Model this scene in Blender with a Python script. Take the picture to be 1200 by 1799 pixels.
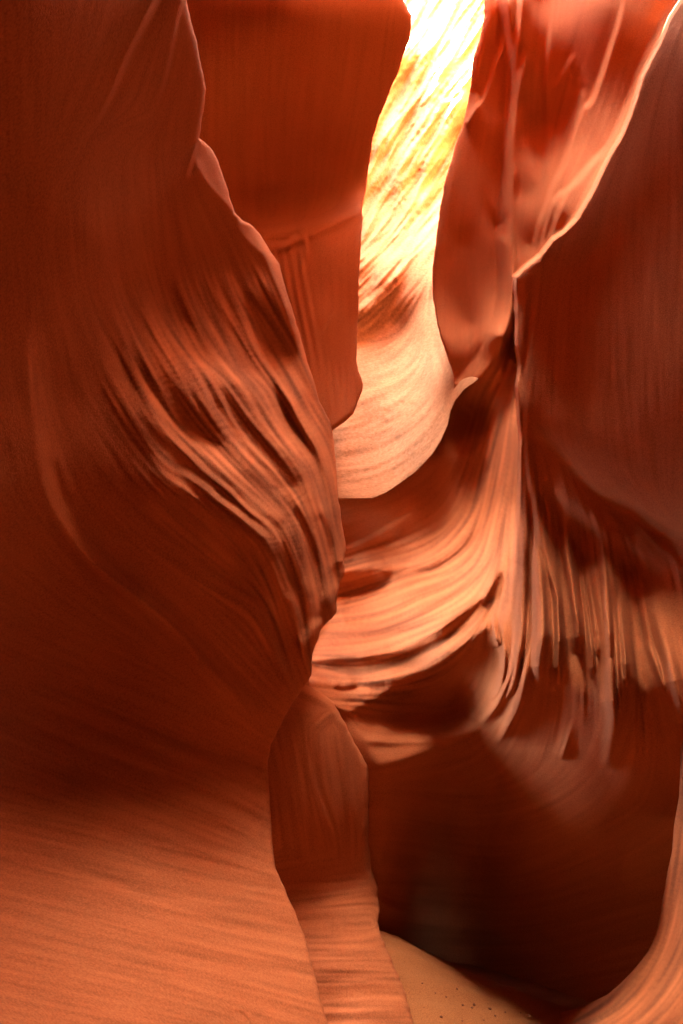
import bpy, math
import numpy as np

for o in list(bpy.data.objects):
    bpy.data.objects.remove(o, do_unlink=True)
sc = bpy.context.scene
COL = sc.collection

# ------------------------------------------------------------------ camera
W, H, F = 1200.0, 1799.0, 1200.0          # photograph size and focal length in its pixels
PITCH = math.radians(18.0)
CAMZ = 1.95
cam_d = bpy.data.cameras.new('camera')
cam = bpy.data.objects.new('camera', cam_d)
COL.objects.link(cam)
cam.location = (0, 0, CAMZ)
cam.rotation_euler = (math.radians(90) + PITCH, 0, 0)
cam_d.sensor_fit = 'VERTICAL'
cam_d.sensor_height = 36.0
cam_d.lens = 36.0 * F / H
cam_d.clip_start = 0.02
cam_d.clip_end = 500
sc.camera = cam

# ------------------------------------------------------------------ sky, sun, exposure
SUN_EL, SUN_AZ = 70.0, 266.0               # azimuth measured from +Y (ahead) clockwise
world = bpy.data.worlds.new('World')
sc.world = world
world.use_nodes = True
nt = world.node_tree
nt.nodes.clear()
sky = nt.nodes.new('ShaderNodeTexSky')
sky.sky_type = 'NISHITA'
sky.sun_disc = False
sky.sun_elevation = math.radians(SUN_EL)
sky.sun_rotation = math.radians(SUN_AZ)
sky.dust_density = 6.0
sky.ozone_density = 0.0
sky.air_density = 0.5
bg = nt.nodes.new('ShaderNodeBackground')
bg.inputs['Strength'].default_value = 0.05
wo = nt.nodes.new('ShaderNodeOutputWorld')
nt.links.new(sky.outputs[0], bg.inputs[0])
nt.links.new(bg.outputs[0], wo.inputs[0])
sun_d = bpy.data.lights.new('sun', 'SUN')
sun_d.energy = 3.2
sun_d.angle = math.radians(0.5)
sun_d.color = (1.0, 0.95, 0.86)
sun = bpy.data.objects.new('sun', sun_d)
COL.objects.link(sun)
sun.location = (0, -5, 30)
sun.rotation_euler = (math.radians(90 - SUN_EL), 0, math.radians(180 - SUN_AZ))
sc.view_settings.view_transform = 'Standard'
sc.view_settings.look = 'None'
sc.view_settings.gamma = 1.0
sc.view_settings.use_curve_mapping = False
sc.view_settings.exposure = 7.65
sc.cycles.max_bounces = 10
sc.cycles.diffuse_bounces = 3
sc.cycles.use_denoising = True
sc.cycles.use_guiding = True
sc.cycles.sample_clamp_indirect = 40.0

# ------------------------------------------------------------------ pixel / world helpers
CP, SP = math.cos(PITCH), math.sin(PITCH)


def to_world(px, py, Y):
    """point on the ray through a photo pixel at forward distance Y (metres)"""
    cx = (px - W / 2) / F
    cy = -(py - H / 2) / F
    ry = CP - cy * SP
    rz = SP + cy * CP
    return cx / ry * Y, Y, CAMZ + rz / ry * Y


# raster used to lay out relief over the rock faces
R0X, R0Y, RS = -300.0, -400.0, 1.6
RW, RH = 1125, 1600
RX = (R0X + RS * np.arange(RW))[None, :].astype(np.float32)
RY = (R0Y + RS * np.arange(RH))[:, None].astype(np.float32)


def resample(poly, n=None):
    p = np.array(poly, float)
    if len(p) < 3:
        t = np.linspace(0, 1, 12)[:, None]
        return p[0] * (1 - t) + p[-1] * t
    # Catmull-Rom
    q = np.vstack([2 * p[0] - p[1], p, 2 * p[-1] - p[-2]])
    out = []
    for i in range(1, len(q) - 2):
        m = 5
        for k in range(m):
            t = k / m
            a, b, c, d = q[i - 1], q[i], q[i + 1], q[i + 2]
            out.append(0.5 * ((2 * b) + (-a + c) * t + (2 * a - 5 * b + 4 * c - d) * t * t
                              + (-a + 3 * b - 3 * c + d) * t ** 3))
    out.append(p[-1])
    return np.array(out)


def curve_field(poly, reach):
    """signed distance and 0..1 position along a curve, on the raster, near it"""
    c = resample(poly)
    x0, x1 = c[:, 0].min() - reach, c[:, 0].max() + reach
    y0, y1 = c[:, 1].min() - reach, c[:, 1].max() + reach
    i0 = max(0, int((x0 - R0X) / RS)); i1 = min(RW, int((x1 - R0X) / RS) + 2)
    j0 = max(0, int((y0 - R0Y) / RS)); j1 = min(RH, int((y1 - R0Y) / RS) + 2)
    if i1 <= i0 or j1 <= j0:
        return None
    X = np.broadcast_to(RX[:, i0:i1], (j1 - j0, i1 - i0))
    Yy = np.broadcast_to(RY[j0:j1], (j1 - j0, i1 - i0))
    best = np.full(X.shape, 1e9, np.float32)
    sg = np.zeros(X.shape, np.float32)
    par = np.zeros(X.shape, np.float32)
    seg = np.hypot(*(c[1:] - c[:-1]).T)
    tot = seg.sum(); acc = 0
    for k in range(len(c) - 1):
        a = c[k]; d = c[k + 1] - a; L = seg[k]
        if L < 1e-6:
            continue
        d = d / L
        rx = X - a[0]; ry = Yy - a[1]
        s = rx * d[0] + ry * d[1]
        sc_ = np.clip(s, 0, L)
        dist = np.hypot(rx - sc_ * d[0], ry - sc_ * d[1])
        cr = d[0] * ry - d[1] * rx
        m = dist < best
        best[m] = dist[m]
        sg[m] = (np.sign(cr) * dist)[m]
        par[m] = ((acc + sc_) / tot)[m]
        acc += L
    return (slice(j0, j1), slice(i0, i1)), sg, par


def poly_mask(poly):
    p = np.array(poly, float)
    inside = np.zeros((RH, RW), bool)
    n = len(p)
    for k in range(n):
        x1, y1 = p[k]; x2, y2 = p[(k + 1) % n]
        if y1 == y2:
            continue
        cond = ((RY >= min(y1, y2)) & (RY < max(y1, y2)))
        xi = x1 + (RY - y1) * (x2 - x1) / (y2 - y1)
        inside ^= (cond & (RX < xi))
    return inside.astype(np.float32)


KX = (2 * np.pi * np.fft.rfftfreq(RW, RS))[None, :]
KY = (2 * np.pi * np.fft.fftfreq(RH, RS))[:, None]


def blur(a, s):
    return np.fft.irfft2(np.fft.rfft2(a) * np.exp(-0.5 * s * s * (KX ** 2 + KY ** 2)), s=a.shape).astype(np.float32)


class Paint:
    """how strongly each bit of the face is turned towards the open slot above (0..1)"""
    def __init__(self, base=0.5):
        self.m = np.full((RH, RW), base, np.float32)
        self.base = base
        self.T = np.zeros((3, RH, RW), np.float32)

    def flow(self, *polys, w=1.0):
        for poly in polys:
            c = resample(poly)
            for k in range(len(c) - 1):
                a, b = c[k], c[k + 1]
                L = math.hypot(*(b - a))
                if L < 1e-6:
                    continue
                d = (b - a) / L
                for q in range(max(1, int(L / 3))):
                    p = a + (b - a) * (q + .5) / max(1, int(L / 3))
                    i, j = int((p[0] - R0X) / RS), int((p[1] - R0Y) / RS)
                    if 0 <= i < RW and 0 <= j < RH:
                        self.T[:, j, i] += w * np.array([d[0] * d[0], d[0] * d[1], d[1] * d[1]])

    def stroke(self, poly, wpos, wneg, val, a=1.0, t0=0.15, t1=0.15, grow=1.0):
        """brush along a curve; wpos = half width on the lower/left side, wneg on the other"""
        r = curve_field(poly, 3.2 * max(wpos, wneg) * max(grow, 1))
        self.flow(poly)
        if r is None:
            return self
        sl, sg, par = r
        wid = np.where(sg > 0, wpos, wneg) * (1 + (grow - 1) * par)
        al = np.exp(-0.5 * (sg / np.maximum(wid, .5)) ** 2)
        if t0 > 0:
            al = al * np.clip(par / t0, 0, 1) ** .8
        if t1 > 0:
            al = al * np.clip((1 - par) / t1, 0, 1) ** .8
        al = al * a
        self.m[sl] = self.m[sl] * (1 - al) + val * al
        return self

    def fill(self, poly, val, soft=4, a=1.0):
        m = blur(poly_mask(poly), soft) * a
        m = np.clip(m, 0, 1)
        self.m = self.m * (1 - m) + val * m
        return self

    def dent(self, x, y, r, val, a=1.0):
        al = np.exp(-0.5 * ((RX - x) ** 2 + (RY - y) ** 2) / r ** 2) * a
        self.m = self.m * (1 - al) + val * al

    def direction(self):
        T = np.zeros_like(self.T)
        for s, w in ((8, 1.0), (30, .25), (90, .04), (300, .004)):
            for k in range(3):
                T[k] += w * blur(self.T[k], s) * s
        ang = 0.5 * np.arctan2(2 * T[1], T[0] - T[2])
        return np.cos(ang), np.sin(ang)


def lic(dx, dy, rng, steps=24, box=None, pre=0.0):
    """white noise smeared along the flow: wind and water combed streaks"""
    n = rng.standard_normal((RH, RW)).astype(np.float32)
    if pre:
        n = blur(n, pre); n /= n.std()
    if box is None:
        box = (0, RW, 0, RH)
    i0, i1, j0, j1 = box
    X, Y0 = np.meshgrid(np.arange(i0, i1, dtype=np.float32), np.arange(j0, j1, dtype=np.float32))
    acc = np.zeros(X.shape, np.float32); wsum = 0
    for sgn in (1, -1):
        x = X.copy(); y = Y0.copy(); px = None
        for k in range(steps):
            xi = np.clip(x + .5, 0, RW - 1).astype(np.int32); yi = np.clip(y + .5, 0, RH - 1).astype(np.int32)
            w = 0.5 * (1 + math.cos(math.pi * k / steps))
            acc += w * n[yi, xi]; wsum += w * w
            vx = dx[yi, xi]; vy = dy[yi, xi]
            if px is None:
                s = np.full(vx.shape, sgn, np.float32)
            else:
                s = np.where(vx * px + vy * py_ >= 0, 1, -1).astype(np.float32)
            vx = vx * s; vy = vy * s
            px, py_ = vx, vy
            x += vx * 1.4; y += vy * 1.4
    out = np.zeros((RH, RW), np.float32)
    out[j0:j1, i0:i1] = acc / math.sqrt(wsum)
    return out


def solve(g, ldir, cut=420.0, mu=0.06):
    """relief whose slope towards the light follows g (least squares, in Fourier space)"""
    l = np.array(ldir, float); l /= np.hypot(*l)
    kl = KX * l[0] + KY * l[1]
    kp = -KX * l[1] + KY * l[0]
    eps = (2 * np.pi / cut) ** 2
    G = np.fft.rfft2(g)
    Hh = G * (-1j * kl) / (kl ** 2 + mu * kp ** 2 + eps)
    return np.fft.irfft2(Hh, s=g.shape).astype(np.float32)


def sample(a, px, py):
    x = np.clip((px - R0X) / RS, 0, RW - 1.001); y = np.clip((py - R0Y) / RS, 0, RH - 1.001)
    i = x.astype(int); j = y.astype(int); fx = x - i; fy = y - j
    return (a[j, i] * (1 - fx) * (1 - fy) + a[j, i + 1] * fx * (1 - fy)
            + a[j + 1, i] * (1 - fx) * fy + a[j + 1, i + 1] * fx * fy)


def tps(pts, lam=0.0):
    p = np.array(pts, float)
    xy = p[:, :2] / 600.0
    v = np.log(p[:, 2])
    n = len(p)

    def U(r2):
        return 0.5 * r2 * np.log(r2 + 1e-9)
    d2 = ((xy[:, None] - xy[None]) ** 2).sum(-1)
    A = np.zeros((n + 3, n + 3))
    A[:n, :n] = U(d2) + lam * np.eye(n)
    A[:n, n] = 1; A[:n, n + 1:] = xy
    A[n, :n] = 1; A[n + 1:, :n] = xy.T
    w = np.linalg.solve(A, np.concatenate([v, [0, 0, 0]]))

    def f(px, py):
        x = px / 600.0; y = py / 600.0
        o = w[n] + w[n + 1] * x + w[n + 2] * y
        for k in range(n):
            o = o + w[k] * U((x - xy[k, 0]) ** 2 + (y - xy[k, 1]) ** 2)
        return o
    return f


def axis(lo, hi, a, b, step):
    """fine spacing inside a..b, widening outside"""
    mid = np.arange(max(lo, a), min(hi, b) + step * .5, step)
    left = []; x = mid[0]; s = step
    while x > lo:
        s *= 1.25; s = min(s, 40); x -= s; left.append(x)
    right = []; x = mid[-1]; s = step
    while x < hi:
        s *= 1.25; s = min(s, 40); x += s; right.append(x)
    return np.concatenate([left[::-1], mid, right])


def interp_fn(pts):
    p = np.array(pts, float)
    # points are (position along, value); smooth a little with resampling
    return lambda t: np.interp(t, p[:, 0], p[:, 1])


SKIRT = 9


def build_sheet(name, xr, yr, depth, relief, fields, xl_b=None, xr_b=None, yb=None, yt=None, yt_min=-1e9,
                step=1.9, skirt=2.0, rnd=0.03, wob=0.0, inward=14.0):
    """rock face as a dense grid; edges that turn away from view run back as real rock sides"""
    xs = axis(xr[0], xr[1], -30, W + 30, step)
    ys = axis(yr[0], yr[1], -30, H + 30, step)
    PX, PY = np.meshgrid(xs, ys)
    push = np.zeros(PX.shape); k_out = np.zeros(PX.shape)
    edge = np.full(PX.shape, 1e3)
    PX = PX.copy(); PY = PY.copy()
    jit = 0.0
    if wob:
        r_ = np.random.default_rng(5)
        t = np.arange(-900, 2700, 4.0); nz = r_.standard_normal(len(t))
        nz = np.convolve(nz, [.25, .5, .25], 'same') + 1.6 * np.convolve(r_.standard_normal(len(t)), np.hanning(17) / 5, 'same')
        jit = np.interp(ys, t, nz)[:, None] * wob
    gx = np.gradient(xs)[None, :]; gy = np.gradient(ys)[:, None]
    for kind, b in (('L', xl_b), ('R', xr_b)):
        if b is None:
            continue
        bx = b(ys)[:, None] + jit
        over = (bx - PX) if kind == 'L' else (PX - bx)
        k = np.clip(np.ceil(over / gx), 0, 99)
        sgn = 1 if kind == 'L' else -1
        edge = np.minimum(edge, -over)
        t = np.clip((k - 1) / (SKIRT - 1), 0, 1)
        PX = np.where(over > 0, bx + sgn * inward * np.clip(t * 2, 0, 1), PX)
        k_out = np.maximum(k_out, np.where(over > 0, k, 0))
    for kind, b in (('B', yb), ('T', yt)):
        if b is None:
            continue
        by = b(xs)[None, :]
        over = (PY - by) if kind == 'B' else np.where(PY > yt_min, by - PY, -1e3)
        k = np.clip(np.ceil(over / gy), 0, 99)
        sgn = -1 if kind == 'B' else 1
        edge = np.minimum(edge, -over)
        t = np.clip((k - 1) / (SKIRT - 1), 0, 1)
        PY = np.where(over > 0, by + sgn * inward * np.clip(t * 2, 0, 1), PY)
        k_out = np.maximum(k_out, np.where(over > 0, k, 0))
    L = depth(PX, PY) + sample(relief, PX, PY)
    Y = np.exp(L)
    rr = np.clip(1 - edge / 14.0, 0, 1)
    rn = rnd(PY) if callable(rnd) else rnd
    Y = Y + rn * (1 - np.sqrt(np.clip(1 - rr ** 2, 0, 1)))
    t = np.clip((k_out - 1) / (SKIRT - 1), 0, 1)
    Y = Y + np.where(k_out > 0, 0.02 + skirt * t ** 1.6, 0)
    X, Y, Z = to_world(PX, PY, Y)
    keep = k_out <= SKIRT
    ny, nx = PX.shape
    idx = np.full(PX.shape, -1, np.int64)
    q = keep[:-1, :-1] & keep[1:, :-1] & keep[:-1, 1:] & keep[1:, 1:]
    used = np.zeros(PX.shape, bool)
    used[:-1, :-1] |= q; used[1:, :-1] |= q; used[:-1, 1:] |= q; used[1:, 1:] |= q
    idx[used] = np.arange(used.sum())
    quads = np.stack([idx[1:, :-1][q], idx[1:, 1:][q], idx[:-1, 1:][q], idx[:-1, :-1][q]], 1)
    co = np.stack([X[used], Y[used], Z[used]], 1)
    data = {k: sample(v, PX[used], PY[used]) for k, v in fields.items()}
    fx = PX[:-1, :-1][q]; fy = PY[:-1, :-1][q]
    return co, quads, data, fx, fy


def in_poly(poly, x, y):
    p = np.array(poly, float)
    r = np.zeros(x.shape, bool)
    for k in range(len(p)):
        x1, y1 = p[k]; x2, y2 = p[(k + 1) % len(p)]
        if y1 == y2:
            continue
        c = (y >= min(y1, y2)) & (y < max(y1, y2))
        r ^= c & (x < x1 + (y - y1) * (x2 - x1) / (y2 - y1))
    return r


def rock(name, sheet, mat, parts, rest, label, cat, base):
    """one rock: an Empty at its foot that carries its differently shaped faces as parts"""
    co, quads, data, fx, fy = sheet
    # shared smooth normals so that the parts meet without a seam
    d1 = co[quads[:, 2]] - co[quads[:, 0]]; d2 = co[quads[:, 3]] - co[quads[:, 1]]
    fn = np.cross(d1, d2)
    vn = np.zeros_like(co)
    for k in range(4):
        for c in range(3):
            vn[:, c] += np.bincount(quads[:, k], fn[:, c], len(co))
    vn /= np.maximum(np.linalg.norm(vn, axis=1, keepdims=True), 1e-12)
    root = bpy.data.objects.new(name, None)
    COL.objects.link(root)
    root.empty_display_size = 0.2
    base = np.array(base, float)
    root.location = base
    root['label'] = label; root['category'] = cat
    todo = np.ones(len(quads), bool)
    sets = []
    for pn, plab, poly in parts:
        m = in_poly(poly, fx, fy) & todo
        todo &= ~m
        sets.append((pn, plab, m))
    sets.append((rest[0], rest[1], todo))
    for pn, plab, m in sets:
        qq = quads[m]
        if not len(qq):
            continue
        ids_, inv = np.unique(qq, return_inverse=True)
        me = make_mesh(pn, co[ids_] - base, inv.reshape(qq.shape), {k: v[ids_] for k, v in data.items()})
        me.normals_split_custom_set_from_vertices(vn[ids_].tolist())
        obj(pn, me, mat, parent=root, label=plab)
    return root


def make_mesh(name, co, quads, data=None, smooth=True):
    me = bpy.data.meshes.new(name)
    n, m = len(co), len(quads)
    c = quads.shape[1]
    me.vertices.add(n)
    me.vertices.foreach_set('co', np.ascontiguousarray(co, np.float32).ravel())
    me.loops.add(m * c)
    me.loops.foreach_set('vertex_index', np.ascontiguousarray(quads, np.int32).ravel())
    me.polygons.add(m)
    me.polygons.foreach_set('loop_start', np.arange(0, m * c, c, dtype=np.int32))
    me.update(calc_edges=True)
    if smooth:
        me.polygons.foreach_set('use_smooth', np.ones(m, bool))
    for k, v in (data or {}).items():
        at = me.attributes.new(k, 'FLOAT', 'POINT')
        at.data.foreach_set('value', np.ascontiguousarray(v, np.float32))
    me.update()
    return me


def obj(name, me, mat, parent=None, label=None, cat=None, group=None, kind=None):
    o = bpy.data.objects.new(name, me)
    COL.objects.link(o)
    if me is not None and mat is not None:
        me.materials.append(mat)
    if parent is not None:
        o.parent = parent
    for k, v in (('label', label), ('category', cat), ('group', group), ('kind', kind)):
        if v:
            o[k] = v
    return o


# ------------------------------------------------------------------ materials
def rock_mat(name, light, dark, strata=0.5, grain=120.0, bump=0.35, patch=0.22, rough=0.92, gr=1.1):
    m = bpy.data.materials.new(name)
    m.use_nodes = True
    t = m.node_tree; N = t.nodes; Lk = t.links
    b = N['Principled BSDF']
    b.inputs['Roughness'].default_value = rough
    b.inputs['Specular IOR Level'].default_value = 0.15
    geo = N.new('ShaderNodeTexCoord')
    at = N.new('ShaderNodeAttribute'); at.attribute_name = 'strata'
    n1 = N.new('ShaderNodeTexNoise'); n1.inputs['Scale'].default_value = 1.7; n1.inputs['Detail'].default_value = 6
    n2 = N.new('ShaderNodeTexNoise'); n2.inputs['Scale'].default_value = grain; n2.inputs['Detail'].default_value = 5
    n2.inputs['Roughness'].default_value = 0.7
    Lk.new(geo.outputs['Object'], n1.inputs['Vector']); Lk.new(geo.outputs['Object'], n2.inputs['Vector'])
    # factor = .5 + strata*a + patches + grain

    def mth(op, a, bb):
        q = N.new('ShaderNodeMath'); q.operation = op
        for i, v in enumerate((a, bb)):
            if isinstance(v, (int, float)):
                q.inputs[i].default_value = v
            else:
                Lk.new(v, q.inputs[i])
        return q.outputs[0]
    f = mth('ADD', 0.5, 0.0)
    f = mth('ADD', f, mth('MULTIPLY', mth('SUBTRACT', n1.outputs['Fac'], 0.5), patch * 2))
    f = mth('ADD', f, mth('MULTIPLY', mth('SUBTRACT', n2.outputs['Fac'], 0.5), 0.6))
    v = mth('ADD', mth('MULTIPLY', at.outputs['Fac'], 0.11 * strata), mth('MULTIPLY', mth('SUBTRACT', n2.outputs['Fac'], 0.5), gr))
    v = mth('MINIMUM', mth('MAXIMUM', mth('ADD', v, 1.0), 0.55), 1.45)
    mix = N.new('ShaderNodeMix'); mix.data_type = 'RGBA'; mix.clamp_factor = True
    mix.inputs['A'].default_value = (*dark, 1); mix.inputs['B'].default_value = (*light, 1)
    Lk.new(f, mix.inputs['Factor'])
    vs = N.new('ShaderNodeVectorMath'); vs.operation = 'SCALE'
    Lk.new(mix.outputs['Result'], vs.inputs[0]); Lk.new(v, vs.inputs['Scale'])
    Lk.new(vs.outputs[0], b.inputs['Base Color'])
    bp = N.new('ShaderNodeBump'); bp.inputs['Strength'].default_value = bump; bp.inputs['Distance'].default_value = 0.01
    Lk.new(n2.outputs['Fac'], bp.inputs['Height'])
    Lk.new(bp.outputs['Normal'], b.inputs['Normal'])
    return m


LIGHT = (0.395, 0.152, 0.055)
DARK = (0.305, 0.064, 0.014)
M_ROCK = rock_mat('sandstone', LIGHT, DARK, strata=1.0)
M_FAR = rock_mat('sandstone_rough', (0.43, 0.235, 0.12), (0.34, 0.135, 0.048), strata=0.8, grain=25, bump=.4)
M_SAND = rock_mat('sand', (0.43, 0.165, 0.05), (0.31, 0.105, 0.03), strata=0, grain=150, bump=.9, patch=.3, gr=1.8)

rng = np.random.default_rng(11)
KT = 1.0 / F


def finish(p, ldir, box_px, fine=0.5, coarse=0.25, K=2.6, cut=420.0, steps=40, mu=0.06, soften=1.0, fine_mask=None):
    dx, dy = p.direction()
    bx = (max(0, int((box_px[0] - R0X) / RS)), min(RW, int((box_px[1] - R0X) / RS)),
          max(0, int((box_px[2] - R0Y) / RS)), min(RH, int((box_px[3] - R0Y) / RS)))
    s1 = lic(dx, dy, rng, steps, bx, pre=2.0)
    s2 = lic(dx, dy, rng, int(steps * 2), bx, pre=5.0)
    m = blur(p.m, soften)
    fm = 1.0 if fine_mask is None else fine_mask
    dm = m - p.base
    g = K * (dm + 2.0 * dm ** 3)
    g = np.where(g > 0, 1.7 * np.tanh(g / 1.7), 3.0 * np.tanh(g / 3.0)) + fm * (fine * s1 + coarse * s2)
    rel = solve(KT * g, ldir, cut, mu)
    return rel, {'strata': s1 * (0.14 + 0.86 * np.minimum(fm, 1.0))}


# ================================================================== LEFT WALL
A_EDGE = [(-700, 250), (-300, 285), (0, 328), (40, 336), (75, 346), (120, 354), (155, 362), (190, 358), (225, 352), (243, 349.5),
          (249, 358), (258, 368), (269, 376), (285, 384), (305, 391), (344, 403), (374, 413), (386, 424), (395, 442), (410, 457), (431, 469),
          (446, 478), (464, 490), (498, 500), (538, 512), (582, 525), (623, 537), (665, 550), (690, 557), (704, 561),
          (722, 570), (739, 579), (755, 583), (775, 586), (808, 589), (845, 592), (872, 593), (891, 597), (917, 600),
          (935, 603), (962, 607), (986, 605), (1006, 606), (1016, 602), (1023, 597), (1036, 596), (1049, 593), (1063, 592),
          (1077, 591), (1085, 585), (1095, 574), (1106, 564), (1122, 559), (1135, 553), (1151, 549), (1172, 548), (1186, 548),
          (1197, 541), (1212, 530), (1230, 516), (1260, 500), (1285, 487), (1310, 475), (1345, 471), (1400, 474), (1450, 477),
          (1500, 480), (1525, 484), (1550, 495), (1595, 515), (1645, 535), (1700, 550), (1760, 565), (1799, 577), (2000, 620), (2500, 700)]
a_xr = interp_fn(A_EDGE)

A = Paint(0.42)
# broad areas
A.fill([(300, 540), (380, 560), (450, 560), (560, 690), (600, 880), (600, 1060), (550, 1180), (470, 940), (380, 870), (300, 780)], 0.5, 28)
A.fill([(-300, 1350), (150, 1400), (470, 1500), (600, 1800), (600, 2300), (-300, 2300)], 0.5, 90)
A.fill([(-300, 900), (90, 900), (200, 1030), (330, 1150), (440, 1290), (200, 1280), (-300, 1200)], 0.26, 34)
A.fill([(-300, -400), (300, -400), (300, 300), (200, 700), (-300, 700)], 0.36, 60)
# long arc that bounds the hanging mass
A.stroke([(52, 560), (58, 660), (70, 760), (90, 870), (140, 955), (190, 1005), (250, 1050), (310, 1100), (360, 1160), (410, 1210), (455, 1270)], 5, 20, 0.8, .8)
A.stroke([(75, 900), (130, 970), (190, 1028), (250, 1080), (320, 1145), (380, 1215)], 14, 6, 0.2, .7)
A.stroke([(140, 700), (185, 780), (225, 850), (300, 920)], 6, 16, 0.5, .5)
A.stroke([(95, 800), (110, 850), (130, 890)], 5, 5, 0.28, .6)
# flutes, upper faint folds
A.stroke([(268, 500), (275, 520), (292, 565), (312, 595), (335, 625), (360, 640), (390, 657), (412, 677), (435, 710), (450, 735)], 9, 13, 0.86, .95, .35, .1)
A.stroke([(415, 665), (442, 690), (458, 715), (482, 752), (510, 790), (538, 822)], 7, 7, 0.24, 1, .3, .1)
A.stroke([(424, 690), (442, 717), (473, 759), (503, 790), (528, 819), (541, 840), (548, 880)], 10, 6, 0.84, .9)
A.stroke([(395, 590), (405, 610), (425, 650), (450, 668), (472, 690), (479, 712), (499, 756), (519, 786), (541, 813), (549, 830), (559, 863), (569, 900), (578, 950)], 5, 7, 0.86, .95, .3)
A.stroke([(478, 668), (490, 686), (503, 706), (519, 735), (536, 762), (556, 792), (566, 818), (577, 848), (582, 880)], 6, 7, 0.24, 1, .2)
A.stroke([(440, 560), (448, 586), (460, 617), (475, 640), (490, 663), (504, 684), (517, 704), (528, 728), (547, 761), (561, 786), (569, 808), (578, 836), (585, 872), (588, 910), (594, 950)], 5, 12, 0.88, .95, .25)
A.stroke([(427, 505), (450, 535), (480, 570), (505, 600)], 8, 6, 0.25, .6)
A.stroke([(566, 750), (575, 765), (583, 790), (588, 830), (591, 860)], 3, 3, 0.3, .8)
# bright strip along the upper edge
A.stroke([(424, 386), (433, 402), (450, 420), (466, 440), (478, 460), (492, 495), (505, 530), (517, 568), (530, 606), (541, 640), (551, 668), (560, 695)], 6, 7, 1.0, 1, .04, .15)
A.stroke([(440, 420), (462, 455), (478, 490), (495, 535), (510, 575), (526, 620)], 5, 3, 0.24, .9)
A.fill([(350, 248), (362, 252), (376, 269), (391, 305), (403, 344), (413, 374), (406, 362), (370, 323), (348, 284)], 0.66, 2)
A.stroke([(352, 247), (366, 257), (378, 271), (391, 303), (403, 342), (413, 374)], 2, 2, 0.9, .9, .02, .02)
A.stroke([(348, 250), (348, 284), (370, 323), (406, 362), (420, 384)], 2.2, 2.2, 0.88, .9, .05, .05)
A.fill([(424, 386), (445, 395), (458, 412), (448, 412), (436, 400)], 0.5, 2)
A.stroke([(424, 388), (433, 410), (448, 428), (463, 443)], 3, 4, 0.85, .9, .1, .1)
# flutes, middle
A.stroke([(317, 740), (343, 767), (367, 787), (388, 808), (410, 830), (433, 850), (460, 873), (482, 895), (500, 907), (514, 928), (525, 957), (534, 986), (545, 1016), (552, 1045), (558, 1082), (555, 1113), (551, 1140)], 8, 13, 0.88, .95, .2, .1)
A.stroke([(503, 868), (517, 890), (532, 913), (547, 942), (556, 968), (562, 1000), (566, 1030), (569, 1063), (570, 1090)], 7, 6, 0.24, 1, .15, .05, 1.3)
A.stroke([(500, 850), (520, 868), (534, 889), (547, 917), (561, 953), (569, 983), (575, 1017), (584, 1054), (589, 1076)], 4, 7, 0.9, .95, .2, .03)
A.stroke([(560, 890), (568, 910), (580, 944), (584, 981), (591, 1017)], 4, 4, 0.28, .9)
A.stroke([(583, 880), (586, 900), (592, 935), (600, 962), (603, 988)], 2.5, 3, 0.9, .9, .1, .05)
A.stroke([(597, 985), (601, 1005), (598, 1018)], 4, 4, 0.24, .9, .1, .1)
A.stroke([(335, 780), (343, 787), (367, 810), (393, 840), (413, 862), (442, 900), (470, 914), (486, 930), (497, 950), (508, 975), (519, 1008), (529, 1036), (536, 1072), (541, 1110), (546, 1150)], 6, 5, 0.24, 1, .2, .1, 1.5)
A.stroke([(230, 650), (250, 685), (267, 718), (283, 743), (300, 763), (322, 787), (340, 805), (358, 825), (383, 845), (405, 862), (424, 882), (451, 905), (473, 922), (486, 940), (495, 962), (506, 990)], 3, 4, 0.8, .9, .3)
A.stroke([(257, 765), (267, 780), (283, 802), (305, 823), (325, 832), (343, 843), (363, 858), (383, 877), (402, 889), (422, 904), (446, 924), (468, 942), (478, 959), (488, 981), (499, 1005), (510, 1032), (520, 1060), (527, 1085), (533, 1117), (539, 1144), (544, 1166), (548, 1184)], 3.5, 7, 0.9, 1, .3, .02)
A.stroke([(300, 840), (345, 865), (390, 900), (420, 925), (455, 958), (470, 985), (484, 1020), (500, 1065), (515, 1110), (528, 1150), (540, 1185)], 14, 5, 0.24, .85, .2, .1)
A.stroke([(470, 980), (481, 994), (492, 1023), (504, 1055)], 3, 4, 0.7, .8)
A.stroke([(335, 627), (355, 672), (370, 705), (383, 728), (400, 757), (417, 780), (442, 807), (470, 835)], 2.5, 3, 0.86, .8)
A.stroke([(345, 640), (363, 672), (380, 702), (402, 735), (420, 760)], 3, 5, 0.3, .7)
A.stroke([(382, 680), (397, 712), (410, 738), (427, 763), (447, 788), (480, 820)], 2.5, 3, 0.86, .8)
A.stroke([(245, 595), (270, 645), (287, 677), (307, 705), (330, 740)], 7, 9, 0.56, .7)
A.stroke([(405, 740), (437, 778), (440, 782)], 2, 2, 0.3, .6)
# streaks high on the wall
A.stroke([(290, -30), (275, 0), (250, 50), (225, 100), (195, 170), (170, 215)], 2.5, 3.5, 0.95, 1, .0, .45)
A.stroke([(328, -20), (322, 0), (310, 50), (295, 125), (275, 190)], 2, 2.4, 0.85, .9, .0, .4)
A.stroke([(326, -30), (328, 0), (336, 40), (345, 75), (355, 120), (361, 155), (357, 190), (351, 225), (348, 246)], 2.5, 2.5, 0.95, .9, .0, .02)
A.stroke([(349, 246), (338, 285), (330, 312)], 2, 2, 0.8, .8)
A.stroke([(0, 297), (60, 298), (130, 290), (170, 247), (200, 230), (260, 210)], 3, 3, 0.25, .5)
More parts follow.
